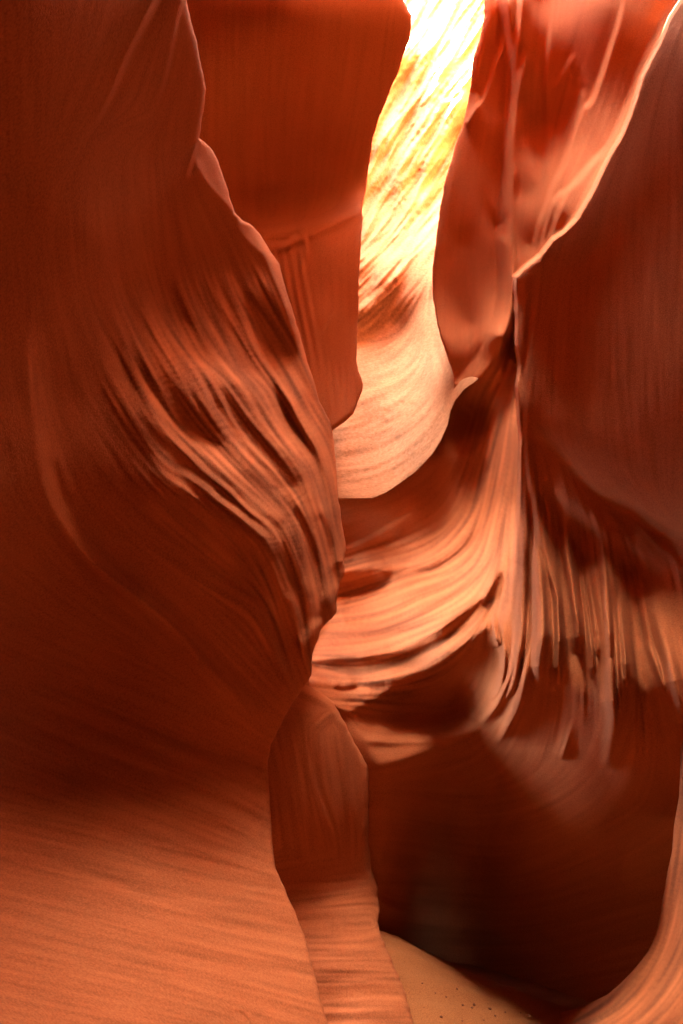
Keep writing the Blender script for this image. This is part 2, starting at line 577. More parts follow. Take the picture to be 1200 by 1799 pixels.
# lower slope details
A.stroke([(415, 1772), (430, 1782), (440, 1796)], 2, 2, 0.2, .8)
for k in range(7):
    y = 1190 + k * 22
    A.stroke([(40, y), (150, y + 45), (280, y + 100), (400, y + 150), (470, y + 185)], 5, 5, 0.30 if k % 2 else .5, .5)
A.flow([(0, 1420), (250, 1470), (480, 1530)], [(0, 1500), (250, 1560), (500, 1600)], [(0, 1570), (300, 1650), (540, 1700)], [(0, 1650), (300, 1720), (560, 1790)], [(0, 1750), (300, 1810)],
       [(200, 1300), (350, 1340), (470, 1410)], [(50, 1180), (250, 1260), (460, 1350)], [(0, 1100), (100, 1150), (250, 1210)], w=2)
A.flow([(20, 0), (30, 300), (50, 600)], [(150, 250), (160, 500), (220, 650)], [(120, 600), (150, 720), (300, 900)], [(250, 950), (350, 1010), (450, 1060)], [(280, 300), (300, 500), (350, 620)], [(380, 420), (400, 500), (430, 560)])
for (bx_, by_, br_, bv_) in ((150, 1735, 16, .3), (210, 1750, 12, .35), (120, 1770, 18, .3), (260, 1765, 10, .35), (60, 1790, 20, .35), (330, 1790, 14, .3),
                             (380, 1785, 10, .32), (90, 1500, 6, .35), (75, 1497, 5, .35), (310, 1515, 5, .4), (145, 1508, 4, .6)):
    A.dent(bx_, by_, br_ * .6, bv_, .35)
fmA = np.clip(0.06 + 0.9 * blur(poly_mask([(240, 500), (620, 480), (620, 1200), (470, 1200), (290, 900), (210, 700)]), 40)
              + 0.13 * blur(poly_mask([(-300, 1250), (700, 1350), (700, 2300), (-300, 2300)]), 40), 0, 1)
relA, fldA = finish(A, (0.7, -0.71), (-60, 660, -60, 1860), fine=0.24, coarse=0.22, mu=0.04, K=6.0, fine_mask=fmA)
depA = tps([
    # below / lower slope
    (-700, 2400, 0.6), (-700, 1700, 1.0), (-700, 1000, 1.15), (-700, 300, 0.95), (-300, 2400, 0.9), (150, 2400, 1.3), (600, 2400, 2.2), (-300, 1900, 1.35), (0, 1799, 1.9), (300, 1799, 2.4), (570, 1799, 3.0),
    (0, 1600, 2.5), (300, 1600, 2.95), (520, 1610, 3.5), (0, 1430, 2.88), (300, 1430, 3.38), (475, 1420, 3.85), (-300, 1500, 1.9),
    # hollow
    (0, 1280, 3.0), (250, 1290, 3.5), (460, 1310, 3.93), (0, 1130, 2.95), (200, 1160, 3.42), (-300, 1200, 2.1),
    # hanging mass
    (0, 860, 2.3), (0, 1000, 2.65), (120, 960, 2.85), (250, 1060, 3.2), (360, 1150, 3.58), (500, 1230, 3.9), (548, 1180, 4.0),
    (300, 950, 3.12), (400, 1000, 3.42), (470, 960, 3.5), (-300, 800, 1.6),
    (430, 880, 3.35), (350, 800, 3.15), (450, 780, 3.6), (520, 800, 3.95), (580, 800, 4.35), (600, 960, 4.3), (560, 1050, 3.95), (585, 1075, 4.1),
    (300, 650, 3.05), (400, 620, 3.48), (480, 620, 4.02), (550, 670, 4.42), (250, 500, 2.85), (380, 450, 3.4), (480, 450, 3.85), (510, 540, 4.05),
    (100, 700, 2.45), (0, 600, 2.0), (150, 400, 2.06), (0, 300, 1.55), (330, 250, 2.58), (405, 360, 3.17), (200, 0, 1.42), (325, 0, 1.78), (0, 0, 1.08), (-300, 300, 1.35),
    (250, -600, 1.3), (0, -600, 0.9), (-300, -300, 0.9)])
meA = build_sheet('left_wall', (-760, 720), (-700, 2450), depA, relA, fldA, xr_b=a_xr, skirt=1.0, rnd=lambda y: np.interp(y, [0, 370, 420, 640, 720, 800], [.03, .03, .13, .13, .06, .03]), wob=0.55)
rock('sandstone_cliff', meA, M_ROCK,
     [('lower_slope', 'pale finely striped lower slope', [(-400, 1300), (150, 1330), (470, 1390), (900, 1390), (900, 2600), (-400, 2600)]), ('fluted_ridge', 'bright parallel fluted ridges along the edge', [(260, 540), (440, 560), (560, 660), (760, 700), (760, 1215), (560, 1215), (520, 1120), (470, 985), (400, 905), (300, 845), (240, 760)]), ('overhang', 'shadowed smooth underside of the hanging mass', [(-400, 820), (60, 820), (240, 760), (300, 845), (400, 905), (470, 985), (520, 1120), (560, 1215), (760, 1215), (900, 1390), (470, 1390), (150, 1330), (-400, 1300)])],
     ('upper_face', None), 'dark red sandstone cliff with curved fluted ridges hanging over a pale striped slope', 'rock cliff', (-0.8, 2.6, 0.0))

# ================================================================== HANGING BLOCK BEHIND IT
B_EDGE = [(-700, 690), (-200, 690), (0, 709), (27, 723), (50, 722), (69, 719), (96, 709), (129, 699), (150, 689), (179, 678), (208, 666), (245, 654),
          (302, 647), (344, 641), (362, 637), (372, 636), (386, 637), (427, 635), (460, 632), (492, 631), (544, 630), (590, 627), (630, 627), (652, 630),
          (665, 635), (675, 637), (685, 637), (698, 632), (718, 624), (727, 621), (737, 610), (747, 597), (757, 583), (790, 540), (900, 480)]
b_xr = interp_fn(B_EDGE)
B = Paint(0.42)
B.fill([(330, -400), (720, -400), (720, 200), (640, 360), (520, 400), (440, 390), (340, 230)], 0.48, 25)
B.fill([(460, 415), (640, 372), (640, 700), (560, 740), (520, 500)], 0.38, 10)
B.stroke([(440, 400), (470, 402), (520, 397), (570, 385), (610, 375), (640, 362)], 4, 16, 0.86, 1, .0, .0)
B.stroke([(470, 428), (500, 428), (515, 420), (525, 412)], 3, 4, 0.8, .9, .0, .1)
B.stroke([(460, 422), (490, 420), (512, 418)], 2, 2, 0.25, .8, 0, .1)
B.stroke([(450, 436), (480, 445), (520, 428), (545, 418), (580, 402), (620, 384), (640, 376)], 6, 3, 0.22, .9, .0, .0)
for i, x in enumerate((482, 490, 497, 505, 512, 519, 527)):
    B.stroke([(x, 425), (x + 12, 500), (x + 26, 570), (x + 40, 640), (x + 50, 700)], 2.5, 2.5, (0.62, 0.32)[i % 2], .4, .1, .3)
B.stroke([(538, 412), (540, 430), (540, 450)], 2, 2, 0.6, .6)
B.stroke([(592, 540), (575, 565), (560, 590), (556, 610)], 2, 3, 0.52, .6)
for i in range(9):
    x = 572 + i * 6
    B.stroke([(x, 640), (x + 3, 680), (x + 8 - i * .5, 722 - i)], 1.5, 1.5, 0.6 if i % 2 else .3, .6, .4, .1)
B.stroke([(583, 752), (605, 738), (622, 722), (634, 695), (636, 668)], 7, 3, 0.25, .8, 0, 0)
B.flow([(560, 0), (540, 200), (530, 390)], [(660, 0), (640, 150), (600, 360)], [(600, 420), (605, 560), (608, 700)], [(440, 100), (440, 250), (450, 380)])
relB, fldB = finish(B, (0.25, -0.97), (300, 760, -60, 800), fine=0.08, coarse=0.08, K=5.5, fine_mask=0.04)
depB = tps([(300, -700, 5.0), (700, -700, 5.4), (450, -300, 4.5), (700, -300, 4.9), (300, 0, 4.1), (500, 0, 4.02), (710, 0, 4.42), (400, 200, 4.7), (550, 200, 4.95), (670, 200, 5.3),
            (450, 330, 5.35), (560, 330, 5.55), (640, 330, 5.85), (460, 440, 5.15), (550, 420, 5.2), (630, 400, 5.45), (500, 560, 5.1), (570, 560, 5.15), (628, 560, 5.5),
            (560, 680, 5.1), (630, 680, 5.45), (580, 750, 5.1), (400, 600, 5.0), (400, 900, 5.0), (300, 500, 5.0)])
meB = build_sheet('hanging_block', (280, 760), (-700, 860), depB, relB, fldB, xr_b=b_xr, skirt=2.5, rnd=0.05, wob=0.5)
rock('rock_block', meB, M_ROCK,
     [('lower_block', 'dark squared lower block with grooves', [(200, 440), (460, 440), (520, 424), (640, 376), (800, 376), (800, 1000), (200, 1000)]), ('ledge', 'pale narrow ledge', [(200, 385), (450, 385), (560, 362), (640, 345), (800, 345), (800, 376), (640, 376), (520, 424), (460, 440), (200, 440)])],
     ('upper_block', None), 'smooth brown sandstone block with a pale ledge hanging before the sunlit rock', 'rock block', (0.0, 5.2, 5.0))

# ================================================================== RIGHT WALL
P_EDGE = [(-700, 930), (-300, 880), (0, 851), (27, 851), (56, 845), (79, 839), (100, 832), (125, 828), (146, 828), (173, 823), (205, 817), (219, 814), (240, 805),
          (257, 799), (275, 795), (302, 787), (327, 779), (344, 778), (365, 773), (390, 770), (427, 766), (467, 759.5), (496, 760), (523, 761), (550, 765),
          (590, 773), (617, 783), (648, 794), (661, 797), (672, 797), (676, 420), (2600, 420)]
r_xl = interp_fn(P_EDGE)
r_yt = interp_fn([(400, 850), (595, 862), (654, 862), (677, 854), (701, 838), (732, 816), (760, 786), (775, 762), (785, 740), (790, 715), (795, 695), (797, 670), (798, 640), (800, -900), (2000, -900)])
R = Paint(0.42)
# pocket P and the great ridge
R.fill([(900, -60), (851, 0), (760, 480), (797, 660), (850, 600), (880, 500), (880, 250)], 0.36, 10)
R.fill([(872, 400), (897, 380), (897, 500), (890, 560), (880, 603), (867, 633), (843, 662), (815, 684), (797, 668), (810, 658), (835, 633), (853, 603), (868, 560), (878, 507)], 0.88, 3)
R.stroke([(880, -20), (887, 0), (892, 50), (897, 90), (901, 120), (901, 150), (899, 190), (895, 240), (891, 280), (888, 330), (886, 400)], 4, 3, 0.88, 1, 0, .1, 1.6)
R.stroke([(897, 280), (898, 380), (897, 500), (889, 560), (879, 603), (865, 633), (842, 662)], 2, 2, 0.95, .8, .1, .1)
R.stroke([(905, 300), (904, 400), (903, 520), (896, 575), (886, 612), (872, 642), (850, 670)], 3, 6, 0.25, .8, .2, .1)
R.stroke([(915, -20), (913, 0), (909, 50), (903, 96), (900, 128)], 3, 3, 0.82, .9, 0, .1)
R.stroke([(922, 88), (914, 130), (906, 164), (900, 200)], 4, 3, 0.85, .9, .2, .1)
R.stroke([(873, -10), (875, 0), (883, 40), (880, 86), (870, 106), (860, 140), (846, 174), (832, 192), (820, 212)], 2, 2, 0.8, .8, 0, 0)
R.stroke([(835, 160), (830, 185), (822, 205)], 3, 3, 0.8, .6)
R.fill([(898, 340), (945, 340), (942, 450), (910, 480), (898, 480)], 0.62, 14)
R.stroke([(968, 30), (956, 150), (958, 250), (954, 310), (948, 360), (942, 410)], 3, 3, 0.6, .5)
R.stroke([(1010, 90), (985, 130), (968, 155)], 3, 3, 0.58, .5)
R.stroke([(1100, -20), (1088, 30), (1072, 80), (1056, 130), (1040, 174), (1022, 192), (1012, 212), (1004, 240), (990, 286), (974, 318), (960, 356), (948, 390), (940, 420), (936, 452)], 3, 3, 0.85, .8, .5, 0)
R.stroke([(1022, 150), (1018, 190), (1010, 215)], 4, 6, 0.6, .6)
R.stroke([(1150, 60), (1115, 150), (1076, 244), (1040, 286), (1016, 314), (998, 332), (978, 346), (968, 364), (958, 400), (950, 438)], 3, 4, 0.88, .9, .4, 0)
R.stroke([(998, 336), (984, 370), (972, 404), (966, 425)], 2, 2, 0.8, .8)
R.stroke([(975, 352), (964, 392), (955, 430)], 2, 2, 0.3, .6)
R.stroke([(985, 350), (973, 385), (962, 420)], 2, 2, 0.75, .6)
R.fill([(1040, 300), (1060, 285), (1030, 350), (1000, 390), (972, 412), (985, 370), (1000, 340)], 0.42, 5)
# shadow pocket under the bowl rim
R.fill([(838, 668), (801, 703), (788, 744), (760, 798), (701, 850), (654, 876), (595, 876), (595, 990), (700, 985), (790, 945), (840, 890), (862, 720), (880, 660), (905, 655), (905, 600)], 0.34, 8)
R.stroke([(606, 965), (660, 938), (735, 893)], 3, 3, 0.55, .5)
R.stroke([(606, 985), (690, 958), (760, 930)], 3, 3, 0.58, .5)
R.stroke([(606, 972), (680, 948), (730, 925)], 3, 3, 0.3, .4)
R.stroke([(884, 672), (868, 700), (858, 730), (850, 770)], 12, 6, 0.75, .7)
# flowing ledges
R.fill([(595, 1050), (626, 1048), (672, 1031), (700, 1015), (727, 1008), (766, 1004), (799, 984), (826, 962), (846, 935), (857, 900), (866, 860), (880, 743), (906, 653), (909, 900), (905, 985),
        (868, 1035), (810, 1078), (769, 1109), (727, 1130), (686, 1144), (631, 1156), (545, 1158)], 0.88, 2.5)
R.stroke([(590, 998), (606, 995), (659, 986), (722, 984), (755, 970), (782, 953), (810, 926), (832, 898), (848, 860), (856, 820), (868, 770), (880, 720), (895, 680)], 6, 8, 0.86, .95, 0, .2)
R.fill([(590, 1006), (650, 996), (690, 1006), (682, 1022), (650, 1038), (590, 1050)], 0.14, 5)
R.fill([(722, 1002), (760, 990), (800, 964), (822, 935), (842, 905), (830, 950), (800, 978), (765, 999), (735, 1008)], 0.15, 5)
R.stroke([(590, 1057), (626, 1050), (672, 1033), (700, 1017), (727, 1010), (766, 1006), (799, 986), (826, 964), (846, 937), (857, 901), (866, 860)], 3, 3, 0.98, .9, 0, .1)
R.stroke([(735, 1050), (700, 1074), (659, 1088), (590, 1094), (560, 1096)], 5, 5, 0.25, .9)
R.stroke([(892, 840), (881, 901), (868, 964), (859, 986), (837, 1011), (796, 1044), (755, 1063), (714, 1085), (672, 1105)], 1.6, 1.6, 0.35, .9)
R.stroke([(905, 740), (897, 800), (885, 860), (872, 920), (862, 960)], 3, 3, 0.6, .6)
R.stroke([(899, 800), (890, 850), (880, 900)], 2, 2, 0.6, .6)
R.stroke([(862, 750), (850, 792), (835, 838)], 2, 2, 0.3, .8)
R.stroke([(905, 655), (879, 691), (861, 722), (842, 768), (830, 810)], 4, 2, 0.85, .8, 0, .3)
R.stroke([(885, 700), (872, 740), (858, 790), (845, 845)], 5, 5, 0.45, .8)
R.stroke([(560, 1122), (640, 1118), (740, 1098), (820, 1060)], 2, 2, 0.68, .7)
R.stroke([(790, 1010), (740, 1024), (690, 1042), (620, 1066)], 2, 2, 0.7, .6)
R.stroke([(820, 1005), (780, 1030), (720, 1045), (660, 1068), (600, 1078)], 2, 2, 0.72, .6)
R.fill([(545, 1160), (590, 1156), (631, 1156), (686, 1144), (727, 1130), (769, 1109), (810, 1076), (851, 1045), (881, 997), (901, 942), (908, 930), (890, 1010), (851, 1062), (815, 1092), (782, 1120), (727, 1150), (686, 1166), (631, 1172), (545, 1168)], 0.08, 4)
R.stroke([(545, 1182), (590, 1186), (650, 1188), (714, 1172), (782, 1138), (824, 1108), (851, 1083), (872, 1060)], 10, 8, 0.92, 1, 0, .1)
R.stroke([(545, 1176), (570, 1186), (607, 1197), (643, 1199), (680, 1195), (716, 1186)], 3, 3, 1.0, .9, 0, .2)
R.fill([(548, 1205), (716, 1196), (769, 1166), (815, 1136), (862, 1092), (872, 1110), (882, 1150), (880, 1200), (840, 1260), (760, 1250), (690, 1215), (640, 1206)], 0.30, 5)
R.stroke([(585, 1208), (605, 1210), (628, 1206)], 2.5, 2.5, 0.2, .9)
R.fill([(530, 1208), (580, 1214), (660, 1212), (690, 1206), (660, 1226), (612, 1249), (590, 1240)], 0.85, 3)
R.fill([(600, 1262), (700, 1245), (850, 1262), (760, 1318), (660, 1350), (640, 1320)], 0.52, 10)
R.stroke([(618, 1262), (640, 1290), (700, 1297), (770, 1293)], 6, 8, 0.66, .7)
R.stroke([(640, 1306), (700, 1308), (780, 1304)], 5, 4, 0.32, .6)
R.stroke([(640, 1240), (700, 1252), (780, 1255)], 3, 3, 0.36, .6)
R.stroke([(655, 1354), (700, 1345), (760, 1324), (830, 1290), (870, 1260)], 18, 5, 0.22, .7)
R.fill([(660, 1360), (760, 1330), (880, 1310), (1200, 1360), (1200, 1640), (660, 1620)], 0.34, 30)
R.stroke([(655, 1528), (690, 1520), (760, 1522)], 6, 6, 0.55, .5)
R.stroke([(664, 1568), (680, 1585), (720, 1596), (790, 1600)], 6, 6, 0.62, .7)
R.stroke([(672, 1545), (720, 1548), (800, 1555)], 8, 8, 0.24, .6)
R.stroke([(664, 1625), (760, 1640), (900, 1650)], 14, 10, 0.22, .6)
# curtain
RIBS = np.zeros((RH, RW), np.float32)
R.fill([(912, 840), (960, 850), (1100, 960), (1205, 1000), (1205, 1270), (1080, 1360), (960, 1300), (880, 1330), (850, 1290), (880, 1100)], 0.36, 8)
for poly, wp, wn, v, aa in (
        ([(934, 860), (938, 892), (941, 947), (943, 1012), (948, 1066), (950, 1118), (946, 1158), (943, 1215)], 6, 6, .9, .95),
        ([(914, 820), (916, 860), (920, 925), (917, 990), (915, 1055), (914, 1115), (908, 1158), (900, 1202), (883, 1228), (862, 1252)], 5, 5, .84, .9),
        ([(935, 1030), (933, 1072), (929, 1126), (922, 1180), (911, 1234), (894, 1271), (873, 1308)], 4.5, 5, .9, .95),
        ([(907, 1020), (907, 1072), (904, 1121), (897, 1180), (885, 1212), (868, 1245), (842, 1273)], 4, 4, .84, .9),
        ([(890, 1060), (882, 1085), (880, 1115), (885, 1147), (883, 1184), (875, 1215), (860, 1240)], 4, 4, .82, .9),
        ([(872, 1075), (868, 1095), (871, 1118), (878, 1140)], 2.5, 2.5, .8, .9),
        ([(945, 930), (950, 957), (961, 994), (976, 1044), (979, 1090), (981, 1126), (980, 1205)], 3, 3, .72, .85),
        ([(982, 890), (986, 920), (992, 970), (1000, 1010), (1008, 1060), (1014, 1100), (1018, 1150)], 4, 4, .8, .9),
        ([(1014, 950), (1018, 980), (1026, 1040), (1034, 1100), (1041, 1160), (1042, 1205)], 3, 3, .66, .85),
        ([(1022, 950), (1026, 980), (1038, 1050), (1048, 1120), (1054, 1170)], 2.5, 2.5, .72, .85),
        ([(1032, 930), (1036, 960), (1044, 1030), (1052, 1070), (1060, 1120), (1067, 1150), (1070, 1190), (1073, 1225), (1076, 1262), (1072, 1300), (1065, 1350)], 7, 6, .92, 1),
        ([(1054, 940), (1056, 970), (1062, 1030), (1066, 1080), (1070, 1130), (1073, 1180)], 4, 4, .86, .95),
        ([(1070, 1040), (1076, 1080), (1080, 1110), (1084, 1170), (1088, 1230), (1090, 1275)], 2.5, 2.5, .76, .9),
        ([(1084, 1040), (1094, 1120), (1098, 1160), (1102, 1215)], 3, 3, .66, .85),
        ([(1112, 1000), (1120, 1030), (1132, 1090), (1138, 1130), (1150, 1160), (1162, 1200), (1172, 1235)], 5, 5, .72, .85),
        ([(1128, 1010), (1136, 1050), (1150, 1090), (1162, 1130), (1170, 1156), (1182, 1200), (1192, 1232), (1202, 1270)], 8, 7, .78, .9),
        ([(1006, 1262), (996, 1300), (986, 1335)], 3, 3, .58, .6)):
    R.stroke(poly, wp, wn, v, aa * .8, .22, .25)
    r_ = curve_field(poly, 40)
    sl_, sg_, pr_ = r_
    amp = np.interp(pr_, [0, .15, .72, .88, 1], [0, .13, 1, .8, 0]) * (v - .38) * 0.1
    RIBS[sl_] = np.maximum(RIBS[sl_], amp * (.5 * np.exp(-0.5 * (sg_ / (3 * wp)) ** 2) + .5 * np.exp(-0.5 * (sg_ / wp) ** 2)))
for poly, w_, aa in (
        ([(905, 940), (906, 1000), (903, 1050), (897, 1090), (897, 1126), (893, 1165), (880, 1200)], 3.5, .9),
        ([(926, 850), (929, 900), (931, 960), (928, 1020), (925, 1090), (919, 1150), (910, 1200), (893, 1250)], 2.5, .9),
        ([(952, 980), (960, 1040), (965, 1100), (963, 1200)], 8, .7),
        ([(965, 900), (978, 960), (988, 1040), (994, 1110), (1000, 1200)], 7, .8),
        ([(1008, 970), (1018, 1040), (1025, 1110), (1030, 1200)], 3, .7),
        ([(1046, 1060), (1054, 1120), (1060, 1190), (1062, 1260)], 2.5, .7),
        ([(1074, 1020), (1078, 1120), (1081, 1200), (1084, 1290)], 3, .8),
        ([(1105, 1020), (1115, 1120), (1125, 1200), (1140, 1290)], 10, .7),
        ([(1150, 1040), (1172, 1120), (1190, 1180), (1210, 1260)], 7, .8)):
    R.stroke(poly, w_, w_, 0.24, aa * .5, .2, .25)
# hanging dark panel, its lower lip and its edges
R.fill([(930, 480), (960, 450), (1060, 330), (1120, 180), (1200, 0), (1500, 0), (1500, 945), (1200, 945), (1160, 930), (1130, 902), (1060, 868), (1000, 808), (930, 760)], 0.38, 5)
R.stroke([(940, 762), (990, 800), (1030, 842), (1060, 872), (1100, 892), (1130, 904), (1160, 932), (1230, 950)], 3, 45, 0.12, .5, .25, 0)
R.stroke([(925, 755), (990, 800), (1030, 842), (1060, 872), (1100, 892), (1130, 904), (1160, 932), (1210, 948)], 10, 5, 0.22, .5, .3, 0)
R.stroke([(908, 484), (920, 470), (946, 455)], 3, 3, 0.8, .9, 0, 0)
R.stroke([(944, 470), (941, 510), (930, 600), (921, 680), (923, 790), (934, 880)], 2.5, 2.5, 0.58, .7)
R.stroke([(912, 500), (912, 600), (913, 760)], 2, 2, 0.55, .6)
R.stroke([(930, 480), (928, 560), (920, 640)], 5, 4, 0.28, .7)
R.stroke([(1196, 0), (1176, 30), (1160, 70), (1144, 100), (1126, 136), (1118, 166), (1108, 196), (1092, 236), (1072, 270), (1058, 298), (1040, 336), (1026, 360), (1012, 384), (990, 406), (970, 420), (948, 448)], 6, 2, 0.8, .8, 0, 0)
R.flow([(1000, 500), (990, 700), (1000, 850)], [(1100, 300), (1090, 500), (1100, 800)], [(1180, 200), (1190, 500), (1190, 900)], [(830, 300), (810, 450), (830, 600)], [(860, 50), (850, 150), (830, 300)],
       [(700, 1400), (850, 1430), (1000, 1380), (1120, 1250)], [(700, 1500), (900, 1530), (1100, 1450)], [(680, 1650), (900, 1660), (1150, 1600)], [(620, 900), (680, 890), (760, 850)], [(780, 850), (820, 780), (840, 720)],
       [(930, 0), (925, 100), (930, 300)], [(1050, 0), (1020, 100), (980, 220)])
fmR = np.clip(0.06 + 0.9 * blur(poly_mask([(540, 980), (800, 930), (850, 640), (910, 640), (910, 1000), (860, 1110), (700, 1250), (540, 1250)]), 15) + 0.3 * blur(poly_mask([(912, 860), (1000, 860), (1210, 1000), (1210, 1280), (880, 1320)]), 25), 0, 1)
relR, fldR = finish(R, (-0.42, -0.9), (520, 1260, -60, 1860), fine=0.26, coarse=0.12, mu=0.04, K=7.0, fine_mask=fmR)
relR = relR - RIBS
dep_back = tps([
    (380, 900, 7.2), (380, 1050, 6.6), (380, 1190, 5.7), (380, 1450, 5.6), (380, 1700, 5.8),
    (880, -300, 5.6), (1100, -300, 4.9), (900, -700, 6.6), (1500, -700, 3.6), (851, 0, 5.45), (895, 0, 5.15), (950, 0, 5.1), (1060, 0, 4.5), (1250, 0, 4.1), (1500, 0, 3.9),
    (810, 220, 6.3), (898, 220, 5.8), (960, 220, 5.7), (1010, 220, 5.3), (1100, 220, 4.75), (1500, 400, 4.4),
    (768, 430, 6.95), (820, 430, 6.75), (888, 430, 6.24), (930, 430, 6.1), (1000, 380, 5.3), (1100, 450, 5.0),
    (775, 590, 7.0), (830, 570, 6.8), (875, 590, 6.08), (797, 655, 6.98), (840, 664, 6.58), (900, 600, 6.5), (900, 660, 6.5),
    (830, 720, 7.08), (860, 740, 6.8), (900, 750, 6.1), (780, 800, 7.08), (840, 840, 6.8), (890, 850, 5.9), (700, 900, 7.02), (620, 920, 7.1), (800, 900, 6.9), (530, 900, 7.2),
    (610, 985, 6.9), (720, 978, 6.75), (800, 935, 6.6), (610, 1045, 6.55), (700, 1015, 6.5), (800, 980, 6.25), (870, 930, 5.8),
    (600, 1110, 6.05), (700, 1085, 6.0), (800, 1040, 5.75), (880, 960, 5.45), (560, 1150, 5.8), (690, 1140, 5.7), (800, 1080, 5.4), (890, 1000, 5.1),
    (560, 1190, 5.55), (690, 1190, 5.45), (780, 1150, 5.25), (860, 1090, 4.95), (560, 1240, 5.45), (700, 1230, 5.55), (800, 1220, 5.6),
    (620, 1330, 5.38), (760, 1320, 5.38), (850, 1290, 5.26), (670, 1450, 5.5), (760, 1450, 5.8), (900, 1450, 5.85), (1100, 1450, 5.25), (1300, 1400, 4.6),
    (600, 1600, 5.6), (690, 1600, 5.65), (800, 1600, 6.25), (1000, 1600, 6.3), (1150, 1600, 5.6), (1500, 1600, 4.6), (650, 1790, 5.9), (800, 1790, 6.2), (1000, 1800, 6.6), (1150, 1800, 6.0), (1500, 1900, 4.4), (800, 2400, 6.0), (1300, 2400, 5.0)], 1e-4)
dep_front = tps([
    (1200, -300, 2.8), (1200, -700, 3.4), (1500, -700, 2.6), (1196, 0, 2.5), (1300, 0, 2.1), (1500, 0, 1.7), (1110, 195, 3.05), (1300, 200, 2.35), (1040, 336, 3.5), (1200, 350, 2.9), (1350, 350, 2.4), (970, 420, 3.85),
    (908, 486, 4.2), (945, 480, 4.0), (1050, 500, 3.62), (1200, 550, 3.1), (1500, 500, 2.1), (912, 700, 4.35), (950, 700, 4.2), (1050, 700, 3.82), (1200, 750, 3.32),
    (914, 880, 4.6), (960, 870, 4.4), (1050, 850, 4.0), (1130, 900, 3.86), (1200, 940, 3.66), (1500, 900, 2.6),
    (907, 1000, 4.72), (960, 1000, 4.42), (1060, 960, 4.1), (1150, 1000, 3.86), (1200, 1030, 3.66), (893, 1100, 4.72), (960, 1120, 4.32), (1060, 1120, 4.0), (1150, 1120, 3.76), (1200, 1150, 3.52),
    (870, 1250, 5.05), (960, 1240, 4.4), (1060, 1260, 3.98), (1150, 1260, 3.76), (1200, 1280, 3.55), (960, 1330, 4.85), (1060, 1360, 4.4), (1150, 1350, 3.98), (860, 1350, 5.65), (1000, 1440, 5.1), (1190, 1430, 4.4), (1500, 1300, 3.2), (900, 1600, 6.2), (1200, 1600, 5.2), (1000, 1900, 6), (1500, 1800, 4.2)], 1e-4)
NSPLIT = [(1450, -400), (1320, -200), (1196, 0), (1176, 30), (1160, 70), (1144, 100), (1126, 136), (1118, 166), (1108, 196), (1092, 236), (1072, 270), (1058, 298), (1040, 336), (1026, 360), (1012, 384), (990, 406), (970, 420),
          (948, 448), (922, 468), (906, 486), (907, 560), (909, 650), (910, 760), (911, 850), (909, 930), (904, 1000), (892, 1060), (872, 1100), (858, 1180), (840, 1280), (800, 1400), (760, 1700), (760, 2300)]


_ys = np.arange(486, 1001, 12.0)
_xs = np.interp(_ys, [p[1] for p in NSPLIT[19:26]], [p[0] for p in NSPLIT[19:26]]) + np.convolve(rng.standard_normal(len(_ys) + 4), [.2, .3, .3, .2, .1], 'valid')[:len(_ys)] * 2.2
NSPLIT = NSPLIT[:19] + [(float(a_), float(b_)) for a_, b_ in zip(_xs, _ys)] + NSPLIT[26:]


def split_mask():
    # 0 = back sheet (left), 1 = front sheet (right); crisp at the top, melting into one wall below
    d = np.full((RH, RW), 1e9, np.float32); sg = np.zeros((RH, RW), np.float32); vy = np.zeros((RH, RW), np.float32)
    c = np.array(NSPLIT, float)
    for k in range(len(c) - 1):
        a = c[k]; v = c[k + 1] - a; L = np.hypot(*v); v = v / L
        rx = RX - a[0]; ry = RY - a[1]
        s = np.clip(rx * v[0] + ry * v[1], 0, L)
        dist = np.hypot(rx - s * v[0], ry - s * v[1])
        cr = v[0] * ry - v[1] * rx
        m = dist < d
        d = np.where(m, dist, d); sg = np.where(m, np.where(cr > 0, -dist, dist), sg); vy = np.where(m, a[1] + s * v[1], vy)
    wid = np.interp(vy, [-400, 850, 960, 1080, 1200, 1400], [2.0, 2.0, 5, 16, 40, 120])
    t = np.clip((sg + wid) / (2 * wid), 0, 1)
    return (t * t * (3 - 2 * t)).astype(np.float32)


SM = split_mask()


def depR(px, py):
    m = sample(SM, px, py)
    return dep_back(px, py) * (1 - m) + dep_front(px, py) * m


